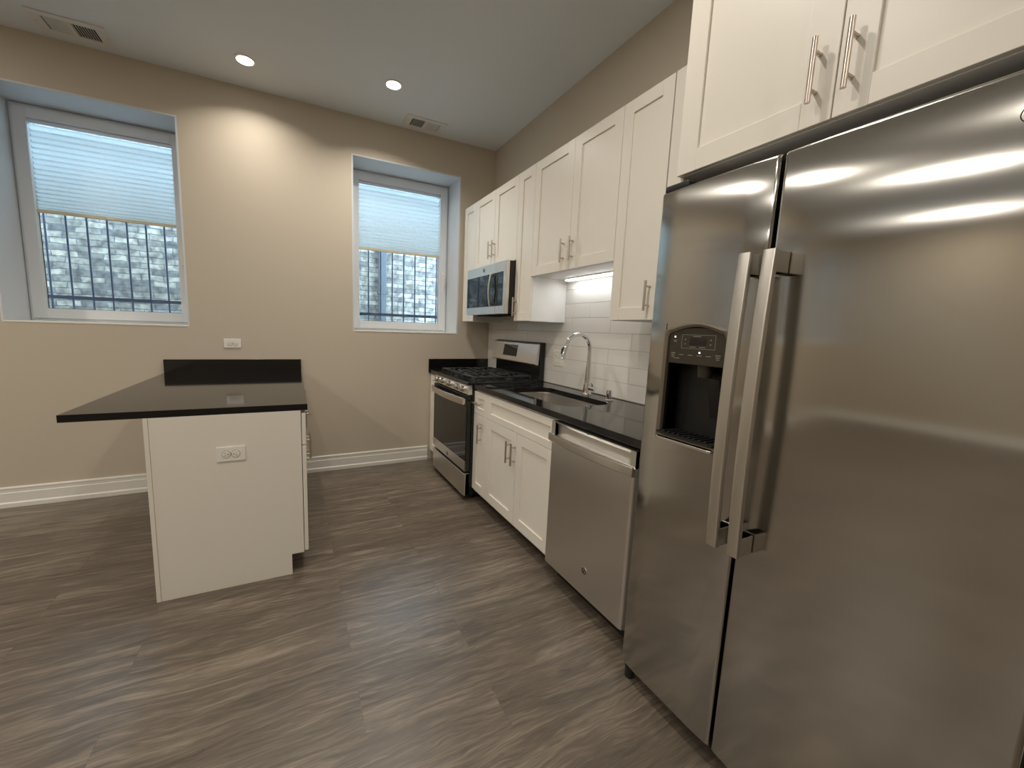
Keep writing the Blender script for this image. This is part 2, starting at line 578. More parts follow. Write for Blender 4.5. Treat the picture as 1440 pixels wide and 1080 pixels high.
# ------------------------------------------------------------------ windows
def window(n, W, lab=None):
    x0, x1 = W
    root = bpy.data.objects.new('window_%d' % n, None)
    COL.objects.link(root)
    root.location = (x0, 0.30, ZB)
    root['kind'] = 'structure'
    g = 0.002
    t = 0.012
    # drywall returns and sill board lining the deep opening
    b = MB()
    b.box(x0 + g * 0, x0 + t, 0.0, 0.345, ZB, ZT).box(x1 - t, x1, 0.0, 0.345, ZB, ZT).box(x0 + t, x1 - t, 0.0, 0.345, ZT - t, ZT)
    b.build('window_reveal', M_REVEAL, root)
    MB().box(x0 + t, x1 - t, -0.003, 0.345, ZB, ZB + t, r=0.002).build('window_sill', M_TRIM, root)
    fx0, fx1, fz0, fz1 = x0 + t + 0.002, x1 - t - 0.002, ZB + t + 0.002, ZT - t - 0.002
    # fixed frame
    fw = 0.034
    b = MB()
    ya, yb = 0.306, 0.38
    b.box(fx0, fx0 + fw, ya, yb, fz0, fz1).box(fx1 - fw, fx1, ya, yb, fz0, fz1)
    b.box(fx0 + fw, fx1 - fw, ya, yb, fz0, fz0 + fw).box(fx0 + fw, fx1 - fw, ya, yb, fz1 - fw, fz1)
    b.build('window_frame', M_PVC, root, bevel=0.003)
    # turn-tilt sash standing proud of the frame
    sw = 0.072
    s0, s1, t0, t1 = fx0 + 0.016, fx1 - 0.016, fz0 + 0.016, fz1 - 0.016
    b = MB()
    ya, yb = 0.290, 0.3055

    def ring(a, bb, ya, yb, b):
        b.box(s0 + a, s0 + bb, ya, yb, t0 + a, t1 - a).box(s1 - bb, s1 - a, ya, yb, t0 + a, t1 - a)
        b.box(s0 + bb, s1 - bb, ya, yb, t0 + a, t0 + bb).box(s0 + bb, s1 - bb, ya, yb, t1 - bb, t1 - a)
    ring(0, sw, ya, yb, b)
    ring(0.030, sw, 0.3056, 0.3319, b)
    b.build('window_sash', M_PVC, root, bevel=0.003)
    b = MB()
    ring(sw - 0.014, sw + 0.003, 0.3320, 0.3355, b)
    b.build('window_gasket', M_GASKET, root)
    MB().box(s0 + sw - 0.006, s1 - sw + 0.006, 0.336, 0.342, t0 + sw - 0.006, t1 - sw + 0.006).build('glass_pane', M_GLASS, root)
    # handle on the right-hand stile
    hx, hz = s1 - 0.036, 1.862
    b = MB()
    b.box(hx - 0.013, hx + 0.013, 0.281, 0.2895, hz - 0.033, hz + 0.033, r=0.003)
    b.cyl((hx, 0.290, hz), (hx, 0.255, hz), 0.008)
    b.box(hx - 0.009, hx + 0.009, 0.243, 0.257, hz - 0.118, hz + 0.011, r=0.004)
    b.build('window_handle', M_PLASTIC, root, smooth=40)
    if lab is None:
        return root
    # cellular shade, lowered half way
    sx0, sx1 = s0 + sw + 0.001, s1 - sw - 0.001
    zt, zbot = t1 - sw - 0.004, 2.040
    bl = thing('cellular_shade', lab, 'window shade', ((sx0 + sx1) / 2, 0.31, zbot), 'half lowered cellular window shades')
    MB().box(sx0, sx1, 0.3075, 0.3305, zt - 0.022, zt, r=0.003).build('head_rail', M_PVC, bl, smooth=40)
    b = MB()
    npl = 18
    za, zb = zbot + 0.022, zt - 0.022
    # pleats hang a little tighter towards the bottom
    edges = [zb - (zb - za) * (1 - (1 - k / npl) ** 1.22) for k in range(npl + 1)]
    for s in (0, 1):
        pts = []
        for k in range(npl):
            pts.append((0.3290, edges[k]))
            pts.append((0.3120 if s == 0 else 0.3285, (edges[k] + edges[k + 1]) / 2))
        pts.append((0.3290, edges[-1]))
        if s == 1:
            pts = list(reversed(pts))
        vs = [[b.bm.verts.new((x, y, z)) for (y, z) in pts] for x in (sx0 + 0.002, sx1 - 0.002)]
        for k in range(len(pts) - 1):
            b.bm.faces.new((vs[0][k], vs[0][k + 1], vs[1][k + 1], vs[1][k]))
        break
    b.build('pleated_cloth', M_SHADE, bl)
    MB().box(sx0, sx1, 0.3075, 0.3295, zbot, zbot + 0.0215, r=0.003).build('bottom_rail', M_RAILBEIGE, bl, smooth=40)
    b = MB()
    b.box((sx0 + sx1) / 2 - 0.022, (sx0 + sx1) / 2 + 0.022, 0.3035, 0.3073, zbot + 0.004, zbot + 0.016, r=0.0015)
    b.build('pull_tab', M_PLASTIC, bl)
    return root


window(1, W1, 'half lowered white pleated shade in the window above the black island counter')
window(2, W2, 'half lowered white pleated shade in the window beside the upper cabinets')
window(3, W3)
window(4, W4)


def window_bars(W, zc, offs, lab):
    t = thing('window_guard', lab, 'window bars', ((W[0] + W[1]) / 2, 0.5, 1.20), 'iron security bars outside the windows')
    for i in range(9):
        x = offs + 0.1205 * i
        if x > W[1] + 0.04:
            break
        MB().tube([(x, 0.5, 1.205), (x, 0.5, 2.80)], 0.0072, 10).build('bar', M_BARS, t, smooth=40)
    for z in (zc, 2.62):
        MB().box(W[0] - 0.05, W[1] + 0.05, 0.4865, 0.4905, z - 0.014, z + 0.014).build('crossbar', M_BARS, t)
    # lugs that fasten the guard to the masonry
    for x in (W[0] - 0.045, W[1] + 0.045):
        for z in (zc, 2.62):
            MB().box(x - 0.015, x + 0.015, YW + 0.001, 0.4864, z - 0.012, z + 0.012).build('wall_lug', M_BARS, t)


window_bars(W1, 1.457, -3.511, 'dark iron bars outside the window above the island counter')
window_bars(W2, 1.437, -1.262, 'dark iron bars outside the window beside the upper cabinets')


# ------------------------------------------------------------------ tile backsplash
b = MB()
TP, TR = 0.391, 0.1017
for r in range(8):
    z0 = 0.9175 + TR * r
    z1 = min(z0 + TR, 1.694)
    if z1 - z0 < 0.02:
        continue
    off = -1.755 if r % 2 == 0 else -1.944
    k = -4
    while True:
        ya = off + TP * k
        yb = ya + TP
        k += 1
        if ya > -0.004:
            break
        if yb < -2.69:
            continue
        ya, yb = max(ya, -2.688), min(yb, -0.004)
        if yb - ya < 0.02:
            continue
        b.box(-0.0095, -0.0022, ya + 0.001, yb - 0.001, z0 + 0.001, z1 - 0.001, r=0.0012, seg=2)
bs = thing('tile_backsplash', 'glossy white subway tile backsplash behind the sink and stove', 'backsplash', (-0.005, -1.3, 0.916))
b.build('tile_field', M_TILE, bs)
MB().box(-0.0070, -0.0008, -2.690, -0.002, 0.916, 1.697).build('grout', M_GROUT, bs)


# ------------------------------------------------------------------ cabinets
def pull_vert(parent, x, y, zc, s=-1, L=0.140, name='handle'):
    """bar pull; x is the face it stands on, s the way it faces"""
    b = MB()
    bx = x + s * 0.031
    b.tube([(bx, y, zc - L / 2), (bx, y, zc + L / 2)], 0.0062, 14)
    for dz in (-0.044, 0.044):
        b.tube([(x + s * 0.0003, y, zc + dz), (bx, y, zc + dz)], 0.0048, 10)
    return b.build(name, M_NICKEL, parent, smooth=40)


def pull_horiz(parent, x, yc, z, s=-1, L=0.140, name='handle'):
    b = MB()
    bx = x + s * 0.031
    b.tube([(bx, yc - L / 2, z), (bx, yc + L / 2, z)], 0.0062, 14)
    for dy in (-0.044, 0.044):
        b.tube([(x + s * 0.0003, yc + dy, z), (bx, yc + dy, z)], 0.0048, 10)
    return b.build(name, M_NICKEL, parent, smooth=40)


def shaker(name, parent, x, y0, y1, z0, z1, s=-1, rail=0.062, gap=0.0016, stile=None):
    """five-piece shaker front whose face lies at x"""
    y0, y1 = min(y0, y1) + gap, max(y0, y1) - gap
    z0, z1 = z0 + gap, z1 - gap
    st = stile or rail
    xb = x - s * 0.019
    xp = x - s * 0.0085
    b = MB()
    q = 0.0011
    b.box(x, xb, y0, y0 + st, z0, z1, r=q, seg=1).box(x, xb, y1 - st, y1, z0, z1, r=q, seg=1)
    b.box(x, xb, y0 + st, y1 - st, z0, z0 + rail, r=q, seg=1).box(x, xb, y0 + st, y1 - st, z1 - rail, z1, r=q, seg=1)
    b.box(xp, xb, y0 + st - 0.001, y1 - st + 0.001, z0 + rail - 0.001, z1 - rail + 0.001)
    return b.build(name, M_CAB, parent)


def slab_front(name, parent, x, y0, y1, z0, z1, s=-1, gap=0.0016):
    b = MB()
    b.box(x, x - s * 0.019, min(y0, y1) + gap, max(y0, y1) - gap, z0 + gap, z1 - gap, r=0.0015)
    return b.build(name, M_CAB, parent)


def carcass(parent, x0, x1, y0, y1, z0, z1, material=None):
    g = 0.0012
    return MB().box(x0, x1, min(y0, y1) + g, max(y0, y1) - g, z0, z1, r=0.0008, seg=1).build('carcass', material or M_CABIN, parent)


XU = -0.325           # face of the wall cabinets
ZUB, ZUT, ZSB = 1.392, 2.458, 1.701
XUB = XU + 0.0195


def wall_cab(label, y0, y1, z0, z1, doors, xf=XU, xback=-0.0005, group=None, name='wall_cabinet'):
    t = thing(name, label, 'cabinet', ((xf) / 2, (y0 + y1) / 2, z0), group)
    carcass(t, xf + 0.0195, xback, y0, y1, z0, z1)
    n = len(doors)
    ds = []
    for (a, bb, hy) in doors:
        d = shaker('door', t, xf, a, bb, z0, z1)
        if hy is not None:
            pull_vert(d, xf, hy[0], hy[1])
        ds.append(d)
    return t


UB = -0.0100          # boxes over tile stop at the tile face
wall_cab('tall narrow white wall cabinet between the window and the microwave', -0.044, -0.308, ZUB, ZUT, [(-0.044, -0.308, None)], xback=UB)
wall_cab('white two-door wall cabinet directly above the microwave', -0.308, -1.0565, 1.846, ZUT,
         [(-0.308, -0.6815, (-0.632, 1.980)), (-0.6815, -1.0565, (-0.7, 1.980))], xback=-0.0005)
wall_cab('tall narrow white wall cabinet between the microwave and the sink cabinet', -1.0565, -1.279, ZUB, ZUT, [(-1.0565, -1.279, (-1.088, 1.498))], xback=UB)
wall_cab('shorter white two-door wall cabinet above the sink faucet', -1.279, -2.0763, ZSB, ZUT,
         [(-1.279, -1.694, (-1.643, 1.819)), (-1.694, -2.0763, (-1.730, 1.819))], xback=-0.0005)
t = wall_cab('tall one-door white wall cabinet beside the refrigerator', -2.0763, -2.371, ZUB, ZUT, [(-2.0763, -2.371, (-2.330, 1.505))], xback=UB)
MB().box(XU + 0.002, XU + 0.0195, -2.3735, -2.672, ZUB, ZUT, r=0.001, seg=1).build('filler_panel', M_CAB, t)

# cabinet over the refrigerator, with the two tall side panels that carry it
XFC = -0.65
t = thing('refrigerator_cabinet', 'deep white two-door cabinet above the stainless refrigerator', 'cabinet', (-0.33, -3.16, 0.0))
carcass(t, XFC + 0.0195, -0.0005, -2.694, -3.632, 1.862, 2.62)
for (a, bb, hy) in ((-2.694, -3.1285, -3.088), (-3.1285, -3.632, -3.160)):
    d = shaker('door', t, XFC, a, bb, 1.862, 2.62, rail=0.068)
    pull_vert(d, XFC, hy, 1.984, L=0.150)
MB().box(XFC + 0.021, -0.0005, -2.6945, -2.7065, 0.0005, 1.8612).build('side_panel', M_CAB, t)
MB().box(XFC + 0.021, -0.0005, -3.620, -3.634, 0.0005, 1.8612).build('side_panel', M_CAB, t)

# base cabinets on the right wall
XB = -0.634
XBB = XB + 0.0195
ZC, ZD, ZS = 0.108, 0.699, 0.868


def base_cab(label, y0, y1, name='base_cabinet'):
    t = thing(name, label, 'cabinet', (-0.32, (y0 + y1) / 2, 0.0))
    b = MB()
    g = 0.0012
    zb, zt = ZC - 0.022, 0.8775
    if 'sink' in label:                      # open box: sides, floor, back, front rail
        b.box(XBB, -0.0005, y0 - g, y0 - g - 0.016, zb, zt).box(XBB, -0.0005, y1 + g + 0.016, y1 + g, zb, zt)
        b.box(XBB, -0.0005, y0 - g - 0.016, y1 + g + 0.016, zb, zb + 0.016).box(-0.0165, -0.0005, y0 - g - 0.016, y1 + g + 0.016, zb + 0.016, zt)
        b.box(XBB, XBB + 0.018, y0 - g - 0.016, y1 + g + 0.016, zb + 0.016, zt)
    else:
        b.box(XBB, -0.0005, y0 - g, y1 + g, zb, zt, r=0.0008, seg=1)
    b.build('carcass', M_CABIN, t)
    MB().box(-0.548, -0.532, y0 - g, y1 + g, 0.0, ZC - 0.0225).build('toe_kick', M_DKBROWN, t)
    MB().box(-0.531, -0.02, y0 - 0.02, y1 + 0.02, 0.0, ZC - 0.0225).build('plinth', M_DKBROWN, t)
    return t


t = base_cab('narrow white base cabinet in the corner left of the gas range', -0.003, -0.299)
shaker('drawer', t, XB, -0.02, -0.299, ZD, ZS, rail=0.045)
shaker('door', t, XB, -0.02, -0.299, ZC, ZD)
t = base_cab('narrow white base cabinet with one drawer right of the gas range', -1.062, -1.291)
d = shaker('drawer', t, XB, -1.062, -1.291, ZD, ZS, rail=0.046, stile=0.056)
pull_horiz(d, XB, -1.150, 0.783)
d = shaker('door', t, XB, -1.062, -1.291, ZC, ZD)
pull_vert(d, XB, -1.196, 0.566)
t = base_cab('white two-door base cabinet under the kitchen sink', -1.291, -2.080, 'sink_base_cabinet')
shaker('false_front', t, XB, -1.291, -2.080, ZD, ZS, rail=0.044)
d = shaker('door', t, XB, -1.291, -1.6955, ZC, ZD)
pull_vert(d, XB, -1.622, 0.564)
d = shaker('door', t, XB, -1.6955, -2.080, ZC, ZD)
pull_vert(d, XB, -1.686, 0.564)
t['label'] = 'white two-door base cabinet under the kitchen sink'

# ------------------------------------------------------------------ countertops
ZCT = 0.914
CT = 0.033
t = thing('countertop', 'glossy black stone countertop with the sink cutout beside the range', 'countertop', (-0.32, -1.88, ZCT - CT))
hole = rrect(-0.515, -0.165, -2.000, -1.310, 0.085, 10)
MB().plate([(-0.643, -2.690), (-0.0108, -2.690), (-0.0108, -1.0625), (-0.643, -1.0625)], hole, ZCT - CT, ZCT).build('slab', M_QUARTZ, t, bevel=0.0015)
t = thing('countertop', 'short piece of black stone countertop in the corner left of the range', 'countertop', (-0.32, -0.15, ZCT - CT))
MB().box(-0.643, -0.0108, -0.0215, -0.2985, ZCT - CT, ZCT, r=0.0015).build('slab', M_QUARTZ, t)
MB().box(-0.655, -0.0108, -0.0012, -0.0210, ZCT - CT, ZCT + 0.104, r=0.0015).build('upstand', M_QUARTZ, t)

# ------------------------------------------------------------------ sink
t = thing('kitchen_sink', 'stainless undermount sink set in the black countertop', 'sink', (-0.34, -1.655, 0.70))
b = MB()
rings = []
zt = ZCT - CT - 0.0004
for ins, z, r in ((-0.022, zt - 0.0015, 0.1), (-0.022, zt, 0.1), (0.004, zt, 0.084), (0.006, zt - 0.01, 0.082), (0.012, 0.78, 0.08), (0.020, 0.715, 0.075), (0.034, 0.698, 0.07), (0.060, 0.692, 0.055), (0.13, 0.689, 0.035)):
    rings.append([(x, y, z) for x, y in rrect(-0.515 + ins, -0.165 - ins, -2.0 + ins, -1.31 - ins, r, 8)])
b.loft(rings, cap=False)
b.bm.faces.new([b.bm.verts[i] for i in []] or [v for v in b.bm.verts][-len(rings[-1]):])
b.build('basin', M_SINK, t, smooth=35)
b = MB()
b.lathe((-0.33, -1.655, 0.6895), (0, 0, 1), [(0.056, 0.0), (0.056, 0.003), (0.044, 0.0035), (0.040, 0.001), (0.001, 0.001)], 28)
b.build('drain', M_CHROME, t, smooth=40)

# ------------------------------------------------------------------ faucet
fx, fy = -0.092, -1.674
t = thing('faucet', 'tall chrome gooseneck pull-down faucet behind the sink', 'faucet', (fx, fy, ZCT))
b = MB()
b.lathe((fx, fy, ZCT + 0.0004), (0, 0, 1), [(0.031, 0), (0.031, 0.005), (0.0275, 0.009), (0.0265, 0.03), (0.0245, 0.068), (0.0215, 0.082)], 28)
b.build('body', M_CHROME, t, smooth=40)
path, rad = [], []
for z in (0.992, 1.02, 1.06, 1.11, 1.16, 1.205):
    path.append((fx, fy, z)); rad.append(0.0205 - (z - 0.992) / 0.213 * 0.0075)
RA = 0.0985
for k in range(1, 19):
    a = math.radians(166 * k / 18)
    path.append((fx - RA + RA * math.cos(a), fy, 1.213 + RA * math.sin(a)))
    rad.append(0.0128)
MB().tube(path, rad, 18).build('gooseneck', M_CHROME, t, smooth=50)
e = Vector(path[-1]); dr = (Vector(path[-1]) - Vector(path[-2])).normalized()
b = MB()
b.tube([e + dr * 0.0005, e + dr * 0.004, e + dr * 0.02, e + dr * 0.055, e + dr * 0.085, e + dr * 0.090], [0.0128, 0.0150, 0.0160, 0.0172, 0.0178, 0.0165], 20)
h = b.build('spray_head', M_CHROME, t, smooth=40)
b = MB()
side = Vector((dr.z, 0, -dr.x))
c = e + dr * 0.03 + side * 0.0168
b.tube([c - side * 0.003 - dr * 0.012, c + side * 0.0015, c - side * 0.002 + dr * 0.03], [0.006, 0.0075, 0.006], 10)
b.build('spray_button', M_BLACK, h, smooth=40)
b = MB()
b.tube([(fx, fy - 0.018, 0.963), (fx, fy - 0.070, 0.963), (fx, fy - 0.074, 0.963)], [0.0155, 0.0165, 0.0145], 20)
lv = b.build('valve', M_CHROME, t, smooth=40)
b = MB()
b.tube([(fx - 0.002, fy - 0.056, 0.970), (fx - 0.012, fy - 0.060, 0.990), (fx - 0.028, fy - 0.066, 1.000)], [0.007, 0.0055, 0.0045], 12)
b.build('lever', M_CHROME, lv, smooth=50)

b = MB()
b.lathe((-0.117, -1.904, ZCT + 0.0004), (0, 0, 1), [(0.024, 0), (0.024, 0.006), (0.021, 0.009), (0.0165, 0.012), (0.0165, 0.062), (0.0145, 0.0665), (0.001, 0.068)], 28)
t = thing('air_gap', 'short round chrome air gap cap on the counter right of the faucet', 'air gap', (-0.117, -1.904, ZCT))
b.build('cap', M_CHROME, t, smooth=40)


# ------------------------------------------------------------------ emblem used on the appliances
def emblem(parent, x, y, z, r):
    b = MB()
    b.lathe((x + 0.0003, y, z), (-1, 0, 0), [(r, 0), (r, 0.0012), (r * 0.94, 0.0018), (0.0001, 0.0018)], 28)
    e = b.build('emblem', M_STEEL_H, parent, smooth=40)
    b = MB()
    xs = x - 0.0019
    n = 40

    def tube2(pts, rr):
        b.tube([(xs, y - p[0] * r, z + p[1] * r) for p in pts], rr, 6)
    ring = [(0.84 * math.cos(2 * PI * k / n), 0.84 * math.sin(2 * PI * k / n)) for k in range(n + 1)]
    tube2(ring, r * 0.05)
    # looping script monogram
    g = [(-0.02 + 0.32 * math.cos(a) - 0.22, 0.42 * math.sin(a) + 0.12) for a in [math.radians(20 + 12 * k) for k in range(27)]]
    tube2(g, r * 0.05)
    tube2([(-0.05, 0.05), (-0.02, -0.25), (-0.15, -0.55), (-0.38, -0.50), (-0.35, -0.30), (0.0, -0.12)], r * 0.05)
    e2 = [(0.28 + 0.24 * math.cos(a), 0.26 * math.sin(a) + 0.26) for a in [math.radians(-10 + 14 * k) for k in range(20)]]
    tube2(e2, r * 0.05)
    e3 = [(0.26 + 0.28 * math.cos(a), 0.28 * math.sin(a) - 0.24) for a in [math.radians(110 + 13 * k) for k in range(20)]]
    tube2(e3, r * 0.05)
    b.build('monogram', M_SLOT, e, smooth=60)
    return e


# ------------------------------------------------------------------ gas range
RY0, RY1 = -0.3025, -1.0585
t = thing('gas_range', 'stainless gas range with black grates and a dark oven window', 'stove', (-0.35, -0.68, 0.0))
b = MB()
b.box(-0.652, -0.03, RY0, RY1, 0.045, 0.905, r=0.003)
for yy in (RY0 - 0.06, RY1 + 0.06):
    for xx in (-0.60, -0.10):
        b.cyl((xx, yy, 0.0), (xx, yy, 0.046), 0.018, n=12)
b.build('body', M_ENAMEL, t, smooth=40)
# storage drawer: face with returned ends
b = MB()
b.prism([(-0.654, RY0 - 0.002), (-0.688, RY0 - 0.002), (-0.696, RY0 - 0.010), (-0.700, RY0 - 0.03), (-0.700, RY1 + 0.03), (-0.696, RY1 + 0.010), (-0.688, RY1 + 0.002), (-0.654, RY1 + 0.002)], 'z', 0.045, 0.220)
b.build('storage_drawer', M_STEEL, t, smooth=40, bevel=0.002)
# oven door: black glass face inside a stainless lower band
d = MB().box(-0.654, -0.690, RY0 - 0.004, RY1 + 0.004, 0.236, 0.826, r=0.004).build('oven_door', M_ENAMEL, t, smooth=40)
MB().box(-0.6895, -0.6965, RY0 - 0.004, RY1 + 0.004, 0.240, 0.318, r=0.0015).build('lower_band', M_STEEL, d)
MB().box(-0.6895, -0.6945, RY0 - 0.006, RY1 + 0.006, 0.3195, 0.745, r=0.0012).build('oven_glass', M_OVENGLASS, d)
MB().box(-0.6895, -0.6965, RY0 - 0.004, RY1 + 0.004, 0.7465, 0.822, r=0.0015).build('upper_band', M_ENAMEL, d)
emblem(d, -0.6968, -0.684, 0.274, 0.017)
# handle: broad bar bowed outwards
b = MB()
rings = []
for k in range(25):
    u = k / 24.0
    y = RY0 - 0.012 + (RY1 - RY0 + 0.024) * u
    bow = 0.030 * (1 - (2 * u - 1) ** 2)
    x = -0.714 - bow
    sec = [(0.0, -0.026), (-0.007, -0.024), (-0.010, 0.0), (-0.007, 0.024), (0.0, 0.026), (0.005, 0.02), (0.005, -0.02)]
    rings.append([(x + sx, y, 0.783 + sz) for sx, sz in sec])
b.loft(rings)
for yy in (RY0 - 0.030, RY1 + 0.030):
    b.box(-0.6968, -0.722, yy - 0.016, yy + 0.016, 0.765, 0.801, r=0.003)
b.build('handle', M_STEEL_H, d, smooth=40)
# control fascia, slightly raked
b = MB()
b.prism([(-0.6525, 0.832), (-0.688, 0.832), (-0.691, 0.838), (-0.681, 0.898), (-0.675, 0.903), (-0.6525, 0.903)], 'y', RY0 - 0.001, RY1 + 0.001)
b.build('control_fascia', M_STEEL, t, smooth=30, bevel=0.001)
for y in (-0.405, -0.505, -0.6815, -0.865, -0.965):
    b = MB()
    ax = Vector((-1, 0, 0.165)).normalized()
    c = Vector((-0.6862, y, 0.869))
    b.lathe(c, ax, [(0.024, 0), (0.024, 0.004), (0.0215, 0.006), (0.0205, 0.026), (0.018, 0.031), (0.001, 0.031)], 24)
    u = Vector((0, 1, 0)); v = ax.cross(u)
    g = [c + ax * h + u * a + v * bb for h in (0.024, 0.038) for a, bb in ((-0.0045, -0.020), (0.0045, -0.020), (0.0045, 0.020), (-0.0045, 0.020))]
    b.loft([g[:4], g[4:]])
    b.build('knob', M_STEEL_H, t, smooth=35)
# cooktop
b = MB()
b.box(-0.690, -0.105, RY0 + 0.0012, RY1 - 0.0012, 0.9055, 0.926, r=0.005, seg=3)
b.build('cooktop', M_ENAMEL, t, smooth=40)
for (x, y, r) in ((-0.53, -0.455, 0.045), (-0.24, -0.455, 0.038), (-0.53, -0.905, 0.050), (-0.24, -0.905, 0.036), (-0.385, -0.68, 0.040)):
    b = MB()
    b.lathe((x, y, 0.9262), (0, 0, 1), [(r * 1.25, 0), (r * 1.2, 0.006), (r, 0.008), (r, 0.015), (r * 0.9, 0.0185), (0.001, 0.0185)], 24)
    b.build('burner', M_IRON, t, smooth=40)


def grate(y0, y1, griddle=False):
    b = MB()
    zt, zb = 0.963, 0.951
    x0, x1 = -0.625, -0.125
    w = 0.0065
    def bar(xa, xb, ya, yb, z0=zb, z1=zt):
        b.box(xa, xb, ya, yb, z0, z1, r=0.002, seg=1)
    bar(x0, x1, y0 - 2 * w, y0); bar(x0, x1, y1, y1 + 2 * w)
    bar(x0, x0 + 2 * w, y0 - 2 * w, y1 + 2 * w); bar(x1 - 2 * w, x1, y0 - 2 * w, y1 + 2 * w)
    ym = (y0 + y1) / 2
    if griddle:
        for k in range(6):
            x = x0 + 0.06 + k * (x1 - x0 - 0.12) / 5
            bar(x - w, x + w, y0 - 2 * w, y1 + 2 * w)
        bar(x0 + 2 * w, x1 - 2 * w, ym - w, ym + w)
    else:
        bar(-0.385 - w, -0.385 + w, y0 - 2 * w, y1 + 2 * w)
        for cx in (-0.53, -0.24):
            # fingers reaching in towards each burner
            bar(cx - w, cx + w, y0 - 2 * w, ym + 0.035); bar(cx - w, cx + w, ym - 0.035, y1 + 2 * w)
            for dx in (-0.075, 0.075):
                b.tube([(cx + dx * 1.0, y0 - w, zb + 0.006), (cx + dx * 0.95, ym + 0.07, zb + 0.006), (cx + dx * 0.5, ym + 0.035, zb + 0.006)], 0.006, 8)
                b.tube([(cx + dx * 1.0, y1 + w, zb + 0.006), (cx + dx * 0.95, ym - 0.07, zb + 0.006), (cx + dx * 0.5, ym - 0.035, zb + 0.006)], 0.006, 8)
    for x in (x0 + w, x1 - w):
        for y in (y0 - w, y1 + w):
            b.box(x - w, x + w, y - w, y + w, 0.9264, zb + 0.002)
    b.build('grate', M_IRON, t, smooth=35)


grate(-0.318, -0.560)
grate(-0.566, -0.796, True)
grate(-0.802, -1.042)
# backguard with raked stainless console
b = MB()
b.prism([(-0.020, 0.9045), (-0.100, 0.9045), (-0.092, 0.935), (-0.062, 0.955), (-0.062, 1.045), (-0.078, 1.222), (-0.055, 1.232), (-0.020, 1.232)], 'y', RY0, RY1)
bgd = b.build('backguard', M_ENAMEL, t, bevel=0.002)
b = MB()
b.prism([(-0.0785, 1.048), (-0.106, 1.052), (-0.109, 1.062), (-0.083, 1.216), (-0.077, 1.222), (-0.070, 1.215)], 'y', RY0 + 0.001, RY1 - 0.001)
b.build('console', M_STEEL, bgd, smooth=30)
# glass display lies on the raked console
def con(y, z, off):
    n = Vector((-0.154, 0, -0.026)).normalized()
    x = -0.109 + (z - 1.062) / (1.216 - 1.062) * 0.026
    return Vector((x, y, z)) + n * off
b = MB()
b.loft([[con(-0.505, 1.098, 0.0004), con(-0.748, 1.098, 0.0004), con(-0.748, 1.196, 0.0004), con(-0.505, 1.196, 0.0004)],
        [con(-0.507, 1.100, 0.002), con(-0.746, 1.100, 0.002), con(-0.746, 1.194, 0.002), con(-0.507, 1.194, 0.002)]])
b.build('display', M_BLACKGLASS, bgd)

# ------------------------------------------------------------------ over-range microwave
MY0, MY1, MZ0, MZ1, MX = -0.3225, -1.0545, 1.445, 1.843, -0.402
t = thing('microwave', 'stainless over-range microwave with black glass door and bowed handle', 'microwave', (-0.2, -0.69, MZ0))
MB().box(-0.372, -0.0105, MY0 - 0.003, MY1 + 0.001, MZ0 + 0.004, MZ1 - 0.003, r=0.002).build('body', M_BLACK, t)
for ya in (MY0 - 0.10, MY1 + 0.32):
    MB().box(-0.16, -0.34, ya, ya - 0.22, MZ0 - 0.006, MZ0 + 0.003).build('grease_filter', M_DUCT, t)
yS = -0.884
d = MB().box(MX, -0.3725, MY0, yS + 0.001, MZ0, MZ1, r=0.003).build('door', M_STEEL, t, smooth=40)
MB().box(MX - 0.0022, MX + 0.0005, MY0 - 0.006, yS + 0.0015, 1.507, 1.764, r=0.001).build('door_glass', M_BLACKGLASS, d)
emblem(d, MX - 0.0004, -0.671, 1.806, 0.017)
b = MB()
rings = []
for k in range(21):
    u = k / 20.0
    z = 1.508 + 0.256 * u
    bow = 0.016 * (1 - (2 * u - 1) ** 2)
    x = MX - 0.018 - bow
    rings.append([(x + sx, -0.836 + sy * 0.8, z) for sx, sy in ((0.004, 0.014), (-0.004, 0.014), (-0.008, 0.006), (-0.008, -0.006), (-0.004, -0.014), (0.004, -0.014))])
b.loft(rings)
for z in (1.522, 1.750):
    b.box(MX - 0.0024, MX - 0.019, -0.846, -0.826, z - 0.012, z + 0.012, r=0.002)
b.build('handle', M_STEEL_H, d, smooth=40)
p = MB().box(MX, -0.3725, yS - 0.001, MY1, MZ0, MZ1, r=0.003).build('control_panel', M_STEEL, t, smooth=40)
MB().box(MX - 0.0022, MX + 0.0005, yS - 0.0015, -1.008, 1.507, 1.764, r=0.001).build('control_glass', M_BLACKGLASS, p)

# ------------------------------------------------------------------ dishwasher
DY0, DY1 = -2.085, -2.683
DX = -0.662
t = thing('dishwasher', 'stainless dishwasher with a full-width pocket handle under the counter', 'dishwasher', (-0.35, -2.385, 0.0))
MB().box(-0.615, -0.03, DY0 + 0.002, DY1 - 0.002, 0.09, 0.876).build('tub', M_BLACK, t)
b = MB()
b.box(-0.575, -0.10, DY0 - 0.01, DY1 + 0.01, 0.0, 0.0885)
b.build('toe_kick', M_BLACK, t)
b = MB()
DYR = -2.640
def dw_sec(xf):
    r = 0.010
    return [(-0.6155, DY0), (xf + r, DY0), (xf + 0.3 * r, DY0 - 0.3 * r), (xf, DY0 - r), (xf, DYR + 2 * r), (xf + 0.35 * r, DYR + 0.7 * r), (xf + 1.2 * r, DYR + 0.1 * r), (xf + 2.4 * r, DYR), (-0.6155, DYR)]
b.prism(dw_sec(DX), 'z', 0.104, 0.800)
d = b.build('door', M_STEEL, t, smooth=50)
